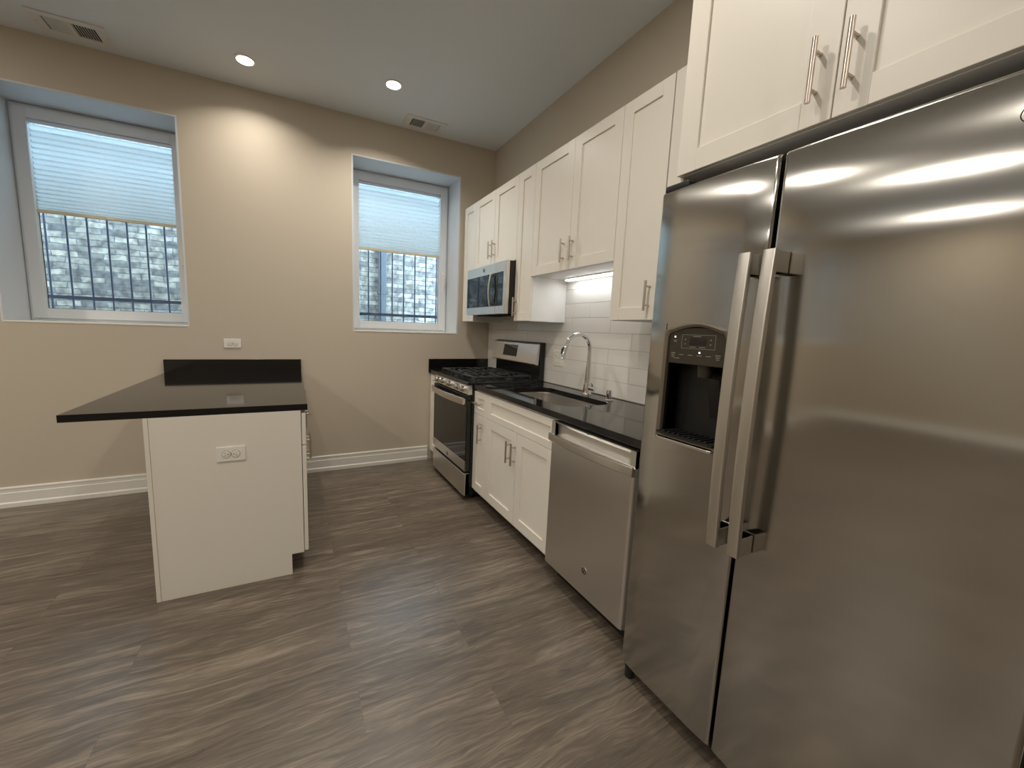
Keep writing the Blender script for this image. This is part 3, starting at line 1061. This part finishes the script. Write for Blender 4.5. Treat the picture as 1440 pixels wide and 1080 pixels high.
# scooped recess above the handle
b = MB()
rings = []
prof = [(-0.656, 0.8005), (-0.644, 0.8015), (-0.641, 0.806), (-0.6415, 0.848), (-0.648, 0.860), (-0.6595, 0.868), (-0.6595, 0.8705), (-0.6160, 0.8705), (-0.6160, 0.8005)]
b.prism(prof, 'y', DY0 - 0.030, DYR + 0.030)
b.prism([(-0.662, 0.8005), (-0.662, 0.8705), (-0.616, 0.8705), (-0.616, 0.8005)], 'y', DY0, DY0 - 0.0295)
b.prism([(-0.662, 0.8005), (-0.662, 0.8705), (-0.616, 0.8705), (-0.616, 0.8005)], 'y', DYR + 0.0295, DYR)
b.build('pocket', M_STEEL, d, smooth=35)
b = MB()
rings = []
for k in range(25):
    u = k / 24.0
    y = DY0 + 0.001 + (DYR - DY0 - 0.002) * u
    bow = 0.020 * (1 - (2 * u - 1) ** 2)
    xx = -0.6625
    rings.append([(xx + 0.000, y, 0.768), (xx - 0.012 - bow, y, 0.769), (xx - 0.017 - bow, y, 0.774), (xx - 0.017 - bow, y, 0.804), (xx - 0.014 - bow, y, 0.809), (xx - 0.009 - bow, y, 0.809), (xx - 0.007 - bow, y, 0.804), (xx - 0.0, y, 0.800)])
b.loft(rings)
b.build('handle', M_STEEL_H, d, smooth=35)
emblem(d, DX - 0.0003, -2.398, 0.227, 0.0175)
MB().box(-0.6600, -0.6615, -2.352, -2.366, 0.8665, 0.8685).build('indicator', M_SLOT, d)

# ------------------------------------------------------------------ refrigerator
FX = -0.735
FY0, FYS, FY1 = -2.713, -3.0725, -3.588
FZ0, FZ1 = 0.064, 1.788
t = thing('refrigerator', 'large stainless side-by-side refrigerator with ice and water dispenser', 'refrigerator', (-0.38, -3.16, 0.0))
MB().box(-0.640, -0.035, FY0 + 0.003, FY1 - 0.003, 0.035, 1.765, r=0.004).build('body', M_BLACK, t)
b = MB()
b.box(-0.665, -0.625, FY0 - 0.01, FY1 + 0.01, 0.0, 0.060)
for yy in (FY0 - 0.02, FY1 + 0.02):
    b.tube([(-0.70, yy, 0.0), (-0.70, yy, 0.045)], 0.018, 12)
    b.box(-0.715, -0.66, yy - 0.014, yy + 0.014, 0.042, 0.060, r=0.003)
b.build('base_grille', M_BLACK, t)
for ya, yb in ((FY0 - 0.002, FY0 - 0.09), (FY1 + 0.09, FY1 + 0.002)):
    MB().box(-0.722, -0.60, ya, yb, 1.7895, 1.812, r=0.007, seg=3).build('hinge_cover', M_BLACK, t, smooth=40)
MB().box(-0.62, -0.15, FY0 - 0.1, FY1 + 0.1, 1.766, 1.80, r=0.01).build('top_cover', M_BLACK, t)


def door_shell(b, y0, y1, z0, z1, xf, depth, r, bulge, hole=None):
    """sheet-metal door: rounded vertical edges, slightly crowned face, optional hole"""
    ya, yb = max(y0, y1), min(y0, y1)
    W = ya - yb
    ts = [0, .04, .12, .25, .4, .6, .8, 1.0]
    ys = [ya - r * q for q in ts] + [ya - r - (W - 2 * r) * k / 14 for k in range(1, 14)] + [yb + r * q for q in reversed(ts)]
    rz = 0.008
    zs = [z0 + rz * q for q in (0, .15, .4, .7, 1)] + [z0 + rz + (z1 - z0 - 2 * rz) * k / 20 for k in range(1, 20)] + [z1 - rz * q for q in (1, .7, .4, .15, 0)]
    if hole:
        hy0, hy1, hz0, hz1 = hole
        ys = sorted([y for y in ys if not (hy1 - 0.012 < y < hy0 + 0.012)] + [hy0, hy1], reverse=True)
        zs = sorted([z for z in zs if not (hz0 - 0.03 < z < hz1 + 0.03)] + [hz0, hz1])

    def rnd(tv, rr):
        if tv >= rr:
            return 0.0
        q = rr - tv
        return rr - math.sqrt(max(rr * rr - q * q, 0.0))
    V = {}
    bm = b.bm
    for i, y in enumerate(ys):
        for j, z in enumerate(zs):
            u = (y - yb) / W * 2 - 1
            x = xf + rnd(min(ya - y, y - yb), r) * 0.8 + rnd(min(z - z0, z1 - z), rz) * 0.7 + bulge * u ** 4
            V[i, j] = bm.verts.new((x, y, z))
    for i in range(len(ys) - 1):
        for j in range(len(zs) - 1):
            if hole and ys[i] <= hole[0] + 1e-6 and ys[i + 1] >= hole[1] - 1e-6 and zs[j] >= hole[2] - 1e-6 and zs[j + 1] <= hole[3] + 1e-6:
                continue
            bm.faces.new((V[i, j], V[i + 1, j], V[i + 1, j + 1], V[i, j + 1]))
    be = [e for e in bm.edges if len(e.link_faces) == 1]
    mp = {}
    for e in be:
        for v in e.verts:
            if v not in mp:
                mp[v] = bm.verts.new((xf + depth, v.co.y, v.co.z))
    for e in be:
        a, c = e.verts
        bm.faces.new((a, c, mp[c], mp[a]))
    return b


HOLE = (-2.782, -2.9955, 0.984, 1.362)
b = MB()
door_shell(b, FY0, FYS + 0.0015, FZ0, FZ1, FX, 0.088, 0.009, 0.006, HOLE)
dl = b.build('freezer_door', M_STEEL_F, t, smooth=32)
dl['label'] = 'left stainless door with the ice and water dispenser'
b = MB()
door_shell(b, FYS - 0.0070, FY1, FZ0, FZ1, FX, 0.088, 0.009, 0.006)
drr = b.build('fresh_food_door', M_STEEL_F, t, smooth=32)
drr['label'] = 'wider right stainless door'
MB().box(-0.6465, -0.6405, FY0 - 0.01, FYS + 0.010, FZ0 + 0.02, FZ1 - 0.03).build('door_gasket', M_BLACK, t)
MB().box(-0.6465, -0.6405, FYS - 0.016, FY1 + 0.01, FZ0 + 0.02, FZ1 - 0.03).build('door_gasket', M_BLACK, t)
emblem(drr, FX + 0.0022, -3.462, 1.711, 0.0175)


def fridge_handle(parent, yc):
    b = MB()
    rings = []
    n = 30
    z0, z1 = 0.735, 1.541
    for k in range(n + 1):
        u = k / n
        z = z0 + (z1 - z0) * u
        bow = 0.012 * (1 - (2 * u - 1) ** 2)
        xo = -0.793 - bow
        hw = 0.0168
        rings.append([(xo + 0.007, yc + hw, z), (xo + 0.001, yc + hw, z), (xo - 0.004, yc + hw - 0.003, z), (xo - 0.005, yc + hw - 0.008, z),
                      (xo - 0.005, yc - hw + 0.008, z), (xo - 0.004, yc - hw + 0.003, z), (xo + 0.001, yc - hw, z), (xo + 0.007, yc - hw, z)])
    b.loft(rings)
    h = b.build('handle', M_STEEL_H, parent, smooth=40)
    for za, zb in ((0.7365, 0.790), (1.486, 1.5395)):
        MB().box(FX - 0.0002, -0.7865, yc - 0.0155, yc + 0.0155, za, zb, r=0.002).build('handle_mount', M_STEEL_H, h)


fridge_handle(dl, -3.0495)
fridge_handle(drr, -3.1095)

# dispenser
b = MB()
y0, y1, z0, z1 = HOLE
# bezel: outer rounded arch, inner opening
def arch(inset, x, top=0.018, r=0.020, zb=None):
    ya, yb = y0 - inset, y1 + inset
    za, zc = (z0 if zb is None else zb), z1 - inset
    pts = [(x, yb, za), (x, ya, za)]
    n = 8
    for k in range(n + 1):
        a = PI / 2 * k / n
        pts.append((x, ya - r + r * math.cos(a), zc - top - r + r * math.sin(a)))
    m = 10
    for k in range(1, m):
        u = k / m
        pts.append((x, ya - r + (yb - ya + 2 * r) * u, zc - top + top * math.sin(PI * u)))
    for k in range(n + 1):
        a = PI / 2 + PI / 2 * k / n
        pts.append((x, yb + r + r * math.cos(a), zc - top - r + r * math.sin(a)))
    return pts
bb = MB()
bb.loft([arch(-0.004, FX + 0.006, zb=0.980), arch(-0.003, FX - 0.0015, zb=0.981), arch(0.002, FX - 0.003, zb=0.984), arch(0.009, FX + 0.002, zb=0.994), arch(0.0125, FX + 0.022, zb=0.998), arch(0.0125, FX + 0.070, zb=0.998)], cap=False)
bz = bb.build('dispenser_bezel', M_GREYBEZEL, dl, smooth=40)
bb = MB()
ar = arch(-0.0005, FX + 0.0026)[2:]
lo_ = [bb.bm.verts.new((x, min(max(y, y1), y0), z - 0.003)) for x, y, z in ar]
hi_ = [bb.bm.verts.new((x, min(max(y, y1), y0), z1 + 0.0005)) for x, y, z in ar]
for k in range(len(ar) - 1):
    if abs(lo_[k].co.y - lo_[k + 1].co.y) > 1e-6:
        bb.bm.faces.new((lo_[k], lo_[k + 1], hi_[k + 1], hi_[k]))
bb.build('dispenser_surround', M_STEEL_F, dl)
b = MB()
iy0, iy1 = y0 - 0.0125, y1 + 0.0125
# liner of the recess (open to the front)
b.box(FX + 0.0805, FX + 0.0845, iy0 + 0.004, iy1 - 0.004, 0.990, 1.240)
b.box(FX + 0.012, FX + 0.080, iy0, iy0 + 0.003, 0.990, 1.240).box(FX + 0.012, FX + 0.080, iy1 - 0.003, iy1, 0.990, 1.240)
b.box(FX + 0.012, FX + 0.080, iy0 + 0.004, iy1 - 0.004, 0.988, 0.9985)
b.build('dispenser_recess', M_BLACK, dl)
# control panel above the recess
pz0 = 1.234
pnl = MB().box(FX + 0.007, FX + 0.030, iy0 - 0.0005, iy1 + 0.0005, pz0, 1.349, r=0.002).build('dispenser_panel', M_DKPANEL, dl)
xs = FX + 0.0066
MB().box(xs - 0.0006, xs + 0.0008, -2.868, -2.923, 1.296, 1.318).build('display', M_BLACKGLASS, pnl)
b = MB()
def mark(yc, zc, wd, ht):
    b.box(xs - 0.0005, xs + 0.0007, yc - wd / 2, yc + wd / 2, zc - ht / 2, zc + ht / 2)
for (ya, yb, za, zb) in ((-2.840, -2.953, 1.284, 1.285), (-2.840, -2.953, 1.3265, 1.3275), (-2.840, -2.841, 1.285, 1.3265), (-2.952, -2.953, 1.285, 1.3265)):
    b.box(xs - 0.0005, xs + 0.0007, ya, yb, za, zb)
mark(-2.892, 1.3225, 0.026, 0.0018); mark(-2.880, 1.2895, 0.020, 0.0016); mark(-2.912, 1.2895, 0.020, 0.0016)
for yy in (-2.853, -2.938):
    for zz, s in ((1.313, 1), (1.298, -1)):
        b.prism([(yy - 0.0028, zz - s * 0.002), (yy + 0.0028, zz - s * 0.002), (yy, zz + s * 0.0025)], 'x', xs - 0.0005, xs + 0.0007)
for yy in (-2.842, -2.874, -2.905, -2.935):
    mark(yy, 1.2635, 0.016, 0.0018)
for yy in (-2.812, -2.965):
    for k in range(3):
        mark(yy, 1.268 - 0.006 * k, 0.016 - 0.003 * k, 0.0022)
mark(-2.826, 1.2515, 0.022, 0.0018); mark(-2.816, 1.3085, 0.013, 0.0016); mark(-2.816, 1.304, 0.010, 0.0016)
b.build('panel_print', M_MARK, pnl)
for yy, zz in ((-2.815, 1.320), (-2.905, 1.273)):
    b = MB()
    b.lathe((xs + 0.0004, yy, zz), (-1, 0, 0), [(0.0024, 0), (0.0024, 0.0012), (0.0001, 0.0013)], 12)
    b.build('indicator_light', M_DOT, pnl)
# chute, paddle, drip tray
b = MB()
b.tube([(FX + 0.045, -2.903, 1.2335), (FX + 0.043, -2.903, 1.195)], [0.026, 0.021], 18)
b.build('ice_chute', M_DKPANEL, dl, smooth=40)
b = MB()
b.prism([(FX + 0.030, 1.196), (FX + 0.036, 1.198), (FX + 0.066, 1.075), (FX + 0.058, 1.072)], 'y', -2.925, -2.962)
b.build('dispenser_paddle', M_ENAMEL, dl)
b = MB()
trayring = [(FX + 0.075, iy0 - 0.001), (FX + 0.0, iy0 + 0.008), (FX - 0.014, iy0 + 0.005), (FX - 0.018, iy0 - 0.006), (FX - 0.018, iy1 + 0.006), (FX - 0.014, iy1 - 0.005), (FX + 0.0, iy1 - 0.008), (FX + 0.075, iy1 + 0.001)]
b.prism(trayring, 'z', 0.9775, 0.9875)
tr = b.build('drip_tray', M_STEEL_H, dl, bevel=0.002)
b = MB()
b.prism([(x + 0.0012 if x < FX else x, y) for x, y in trayring], 'z', 0.9995, 1.0045)
for k in range(9):
    y = iy0 - 0.02 - k * 0.0185
    b.box(FX - 0.008, FX + 0.066, y - 0.003, y + 0.003, 1.0047, 1.009, r=0.0015, seg=1)
b.build('drip_grille', M_BLACK, tr)


# ------------------------------------------------------------------ island
IXL, IXR, IYF = -2.7337, -1.794, -1.5435
t = thing('island_countertop', 'black stone counter of the island overhanging on its left', 'countertop', (-2.26, -0.77, ZCT - 0.032))
MB().box(IXL, IXR, IYF, -0.022, ZCT - 0.032, ZCT, r=0.0018).build('slab', M_QUARTZ, t)
MB().box(IXL, IXR + 0.0005, -0.0214, -0.0012, ZCT - 0.02, ZCT + 0.1015, r=0.0015).build('upstand', M_QUARTZ, t)
ZI = ZCT - 0.0325
t = thing('island_cabinet', 'white island base cabinet with a plain end panel under the black counter', 'cabinet', (-2.13, -0.77, 0.0))
MB().box(-2.4586, -2.4416, -0.0012, -1.5465, 0.0003, ZI, r=0.001, seg=1).build('back_panel', M_CAB, t)
b = MB()
b.prism([(-2.4410, 0.0003), (-1.8855, 0.0003), (-1.8855, 0.112), (-1.8265, 0.112), (-1.8265, ZI), (-2.4410, ZI)], 'y', -1.5437, -1.5265)
b.build('end_panel', M_CAB, t, bevel=0.0008)
MB().box(-2.4408, -1.8265, -0.004, -1.526, 0.112, ZI - 0.001).build('carcass', M_CABIN, t)
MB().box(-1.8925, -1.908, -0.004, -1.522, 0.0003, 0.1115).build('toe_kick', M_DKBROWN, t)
XI = -1.8045
for ya, yb in ((-1.5425, -0.774), (-0.772, -0.006)):
    yc = (ya + yb) / 2
    d = slab_front('drawer', t, XI, ya, yb, 0.699, 0.868, s=1)
    pull_horiz(d, XI, yc, 0.790, s=1)
    for a, bb2, hy in ((ya, yc, yc - 0.037), (yc, yb, yc + 0.037)):
        d = shaker('door', t, XI, a, bb2, 0.118, 0.697, s=1)
        pull_vert(d, XI, hy, 0.585, s=1)


# ------------------------------------------------------------------ outlets, switch
def outlet_y(label, xc, zc, y, wdt, hgt, group=None):
    """duplex receptacle lying on its side on a face looking towards -y"""
    t = thing('wall_outlet', label, 'outlet', (xc, y, zc), group)
    MB().box(xc - wdt / 2, xc + wdt / 2, y - 0.006, y - 0.0004, zc - hgt / 2, zc + hgt / 2, r=0.002).build('cover_plate', M_PLASTIC, t, smooth=40)
    for s in (-1, 1):
        cx = xc + s * 0.0195
        b = MB()
        b.lathe((cx, y - 0.0062, zc), (0, -1, 0), [(0.0172, 0), (0.0172, 0.0018), (0.016, 0.0024), (0.0001, 0.0024)], 24)
        r = b.build('receptacle', M_PLASTIC, t, smooth=40)
        b = MB()
        for dx, dzz, ww, hh in ((0.004, 0.0062, 0.0065, 0.0018), (0.004, -0.0062, 0.0078, 0.0018), (-0.0075, 0.0, 0.0042, 0.0046)):
            b.box(cx + s * dx - ww / 2, cx + s * dx + ww / 2, y - 0.0090, y - 0.0084, zc + dzz - hh / 2, zc + dzz + hh / 2)
        b.build('slot', M_SLOT, r)
        b = MB()
        n = 24
        b.tube([(cx + 0.0178 * math.cos(2 * PI * k / n), y - 0.0063, zc + 0.0178 * math.sin(2 * PI * k / n)) for k in range(n + 1)], 0.0006, 5)
        b.build('seam', M_SLOT, r)
    b = MB()
    b.lathe((xc, y - 0.0062, zc), (0, -1, 0), [(0.0034, 0), (0.003, 0.001), (0.0001, 0.0012)], 12)
    b.build('screw', M_NICKEL, t)


outlet_y('white wall outlet above the black upstand of the island counter', -2.2867, 1.1425, 0.0, 0.118, 0.070)
outlet_y('white outlet set in the white end panel of the island', -2.1345, 0.688, -1.5437, 0.118, 0.071)

t = thing('wall_switch', 'white double switch plate on the backsplash tile behind the faucet', 'switch', (-0.012, -1.232, 1.122))
MB().box(-0.0158, -0.0099, -1.168, -1.296, 1.063, 1.181, r=0.002).build('cover_plate', M_PLASTIC, t, smooth=40)
for yc in (-1.209, -1.255):
    b = MB()
    b.prism([(-0.0160, 1.089), (-0.0192, 1.089), (-0.0170, 1.122), (-0.0185, 1.155), (-0.0160, 1.155)], 'y', yc - 0.0165, yc + 0.0165)
    b.build('rocker', M_PLASTIC, t, bevel=0.0006)

# ------------------------------------------------------------------ under-cabinet light
t = thing('under_cabinet_light', 'lit slim light bar under the cabinet above the sink', 'light', (-0.068, -1.62, ZSB - 0.02))
MB().box(-0.050, -0.090, -1.352, -1.93, ZSB - 0.008, ZSB - 0.0005).build('housing', M_PLASTIC, t)
MB().box(-0.052, -0.088, -1.356, -1.926, ZSB - 0.019, ZSB - 0.0085, r=0.004).build('diffuser', M_LED, t, smooth=40)
ld = bpy.data.lights.new('under_cabinet_lamp', 'AREA')
ld.shape = 'RECTANGLE'; ld.size = 0.036; ld.size_y = 0.56
ld.energy = 0.5; ld.color = (0.96, 0.98, 1.0)
lo = bpy.data.objects.new('under_cabinet_lamp', ld); COL.objects.link(lo)
lo.parent = t
lo.location = Vector((-0.070, -1.641, ZSB - 0.0215)) - Vector(t.location)


# ------------------------------------------------------------------ ceiling lights
def downlight(x, y, label, group=None, power=LAMP_W, spread=138):
    t = thing('recessed_light', label, 'ceiling light', (x, y, H), group)
    b = MB()
    b.lathe((x, y, H - 0.0003), (0, 0, -1), [(0.066, 0), (0.066, 0.003), (0.060, 0.006), (0.052, 0.006), (0.051, 0.0035), (0.051, 0.0)], 36)
    b.build('trim_ring', M_PLASTIC, t, smooth=40)
    b = MB()
    b.lathe((x, y, H - 0.0008), (0, 0, -1), [(0.0505, 0), (0.0505, 0.003), (0.03, 0.0045), (0.0001, 0.005)], 32)
    b.build('lens', M_LENS, t, smooth=40)
    ld = bpy.data.lights.new('downlight_lamp', 'AREA')
    ld.shape = 'DISK'; ld.size = 0.09
    ld.energy = power; ld.color = LAMP_COL
    ld.spread = math.radians(spread)
    lo = bpy.data.objects.new('downlight_lamp', ld); COL.objects.link(lo)
    lo.parent = t
    lo.location = (0, 0, -0.0085)


downlight(-2.095, -0.365, 'lit round ceiling light nearest the air vent above the island window', power=3.8)
downlight(-1.143, -0.585, 'lit round ceiling light left of the small vent by the upper cabinets', power=7.0)
for x, y in ((-1.35, -2.55), (-2.35, -2.55), (-4.55, -0.9), (-4.55, -3.2), (-4.55, -5.4), (-5.6, -2.0), (-5.6, -4.4), (-1.3, -5.0), (-2.9, -5.0), (-7.6, -1.6), (-7.6, -4.0)):
    downlight(x, y, 'round recessed ceiling light over the room outside the photo', 'ceiling lights outside the photo', power=8.2 if x > -4 else 11.0, spread=180)


# ------------------------------------------------------------------ ceiling registers
def register(label, x0, x1, y0, y1):
    cx, cy = (x0 + x1) / 2, (y0 + y1) / 2
    t = thing('ceiling_vent', label, 'air vent', (cx, cy, H), 'ceiling air registers')
    # louvre field split in two banks that throw the air apart
    lx0, lx1, ly0, ly1 = cx - 0.123, cx + 0.123, cy - 0.062, cy + 0.062
    zb = H - 0.007
    b = MB()
    b.box(x0, x1, y0, ly0, zb, H - 0.0005, r=0.002, seg=1).box(x0, x1, ly1, y1, zb, H - 0.0005, r=0.002, seg=1)
    b.box(x0, lx0, ly0, ly1, zb, H - 0.0005).box(lx1, x1, ly0, ly1, zb, H - 0.0005)
    b.box(cx - 0.009, cx + 0.009, ly0, ly1, zb, H - 0.0005)
    b.build('face_plate', M_VENT, t)
    MB().box(lx0, lx1, ly0, ly1, H - 0.0008, H - 0.0003).build('duct', M_DUCT, t)
    for s in (-1, 1):
        b = MB()
        a0 = cx + s * 0.009
        n = 8
        for k in range(n):
            x = a0 + s * 0.107 * (k + 0.5) / n
            # thin blade leaning outwards
            dx = s * 0.0046
            b.loft([[(x - dx, ly0, H - 0.0012), (x - dx + 0.0012, ly0, H - 0.0012), (x + dx + 0.0012, ly0, H - 0.0088), (x + dx, ly0, H - 0.0088)],
                    [(x - dx, ly1, H - 0.0012), (x - dx + 0.0012, ly1, H - 0.0012), (x + dx + 0.0012, ly1, H - 0.0088), (x + dx, ly1, H - 0.0088)]])
        b.build('louvers', M_VENT, t)
    b = MB()
    b.box(lx1 + 0.012, lx1 + 0.018, cy - 0.012, cy + 0.012, zb - 0.008, zb - 0.0002)
    b.build('damper_lever', M_VENT, t)
    b = MB()
    for x in (x0 + 0.012, x1 - 0.012):
        b.lathe((x, cy, zb - 0.0002), (0, 0, -1), [(0.004, 0), (0.003, 0.0012), (0.0001, 0.0014)], 10)
    b.build('screw', M_NICKEL, t)


register('white ceiling air register above the island window', -3.20, -2.845, -0.285, -0.075)
register('white ceiling air register near the corner above the upper cabinets', -0.950, -0.592, -0.252, -0.045)

# ------------------------------------------------------------------ render quality
S.cycles.use_denoising = True
S.cycles.max_bounces = 10
S.cycles.diffuse_bounces = 6
S.cycles.glossy_bounces = 5
S.cycles.transparent_max_bounces = 12
S.cycles.sample_clamp_indirect = 8.0
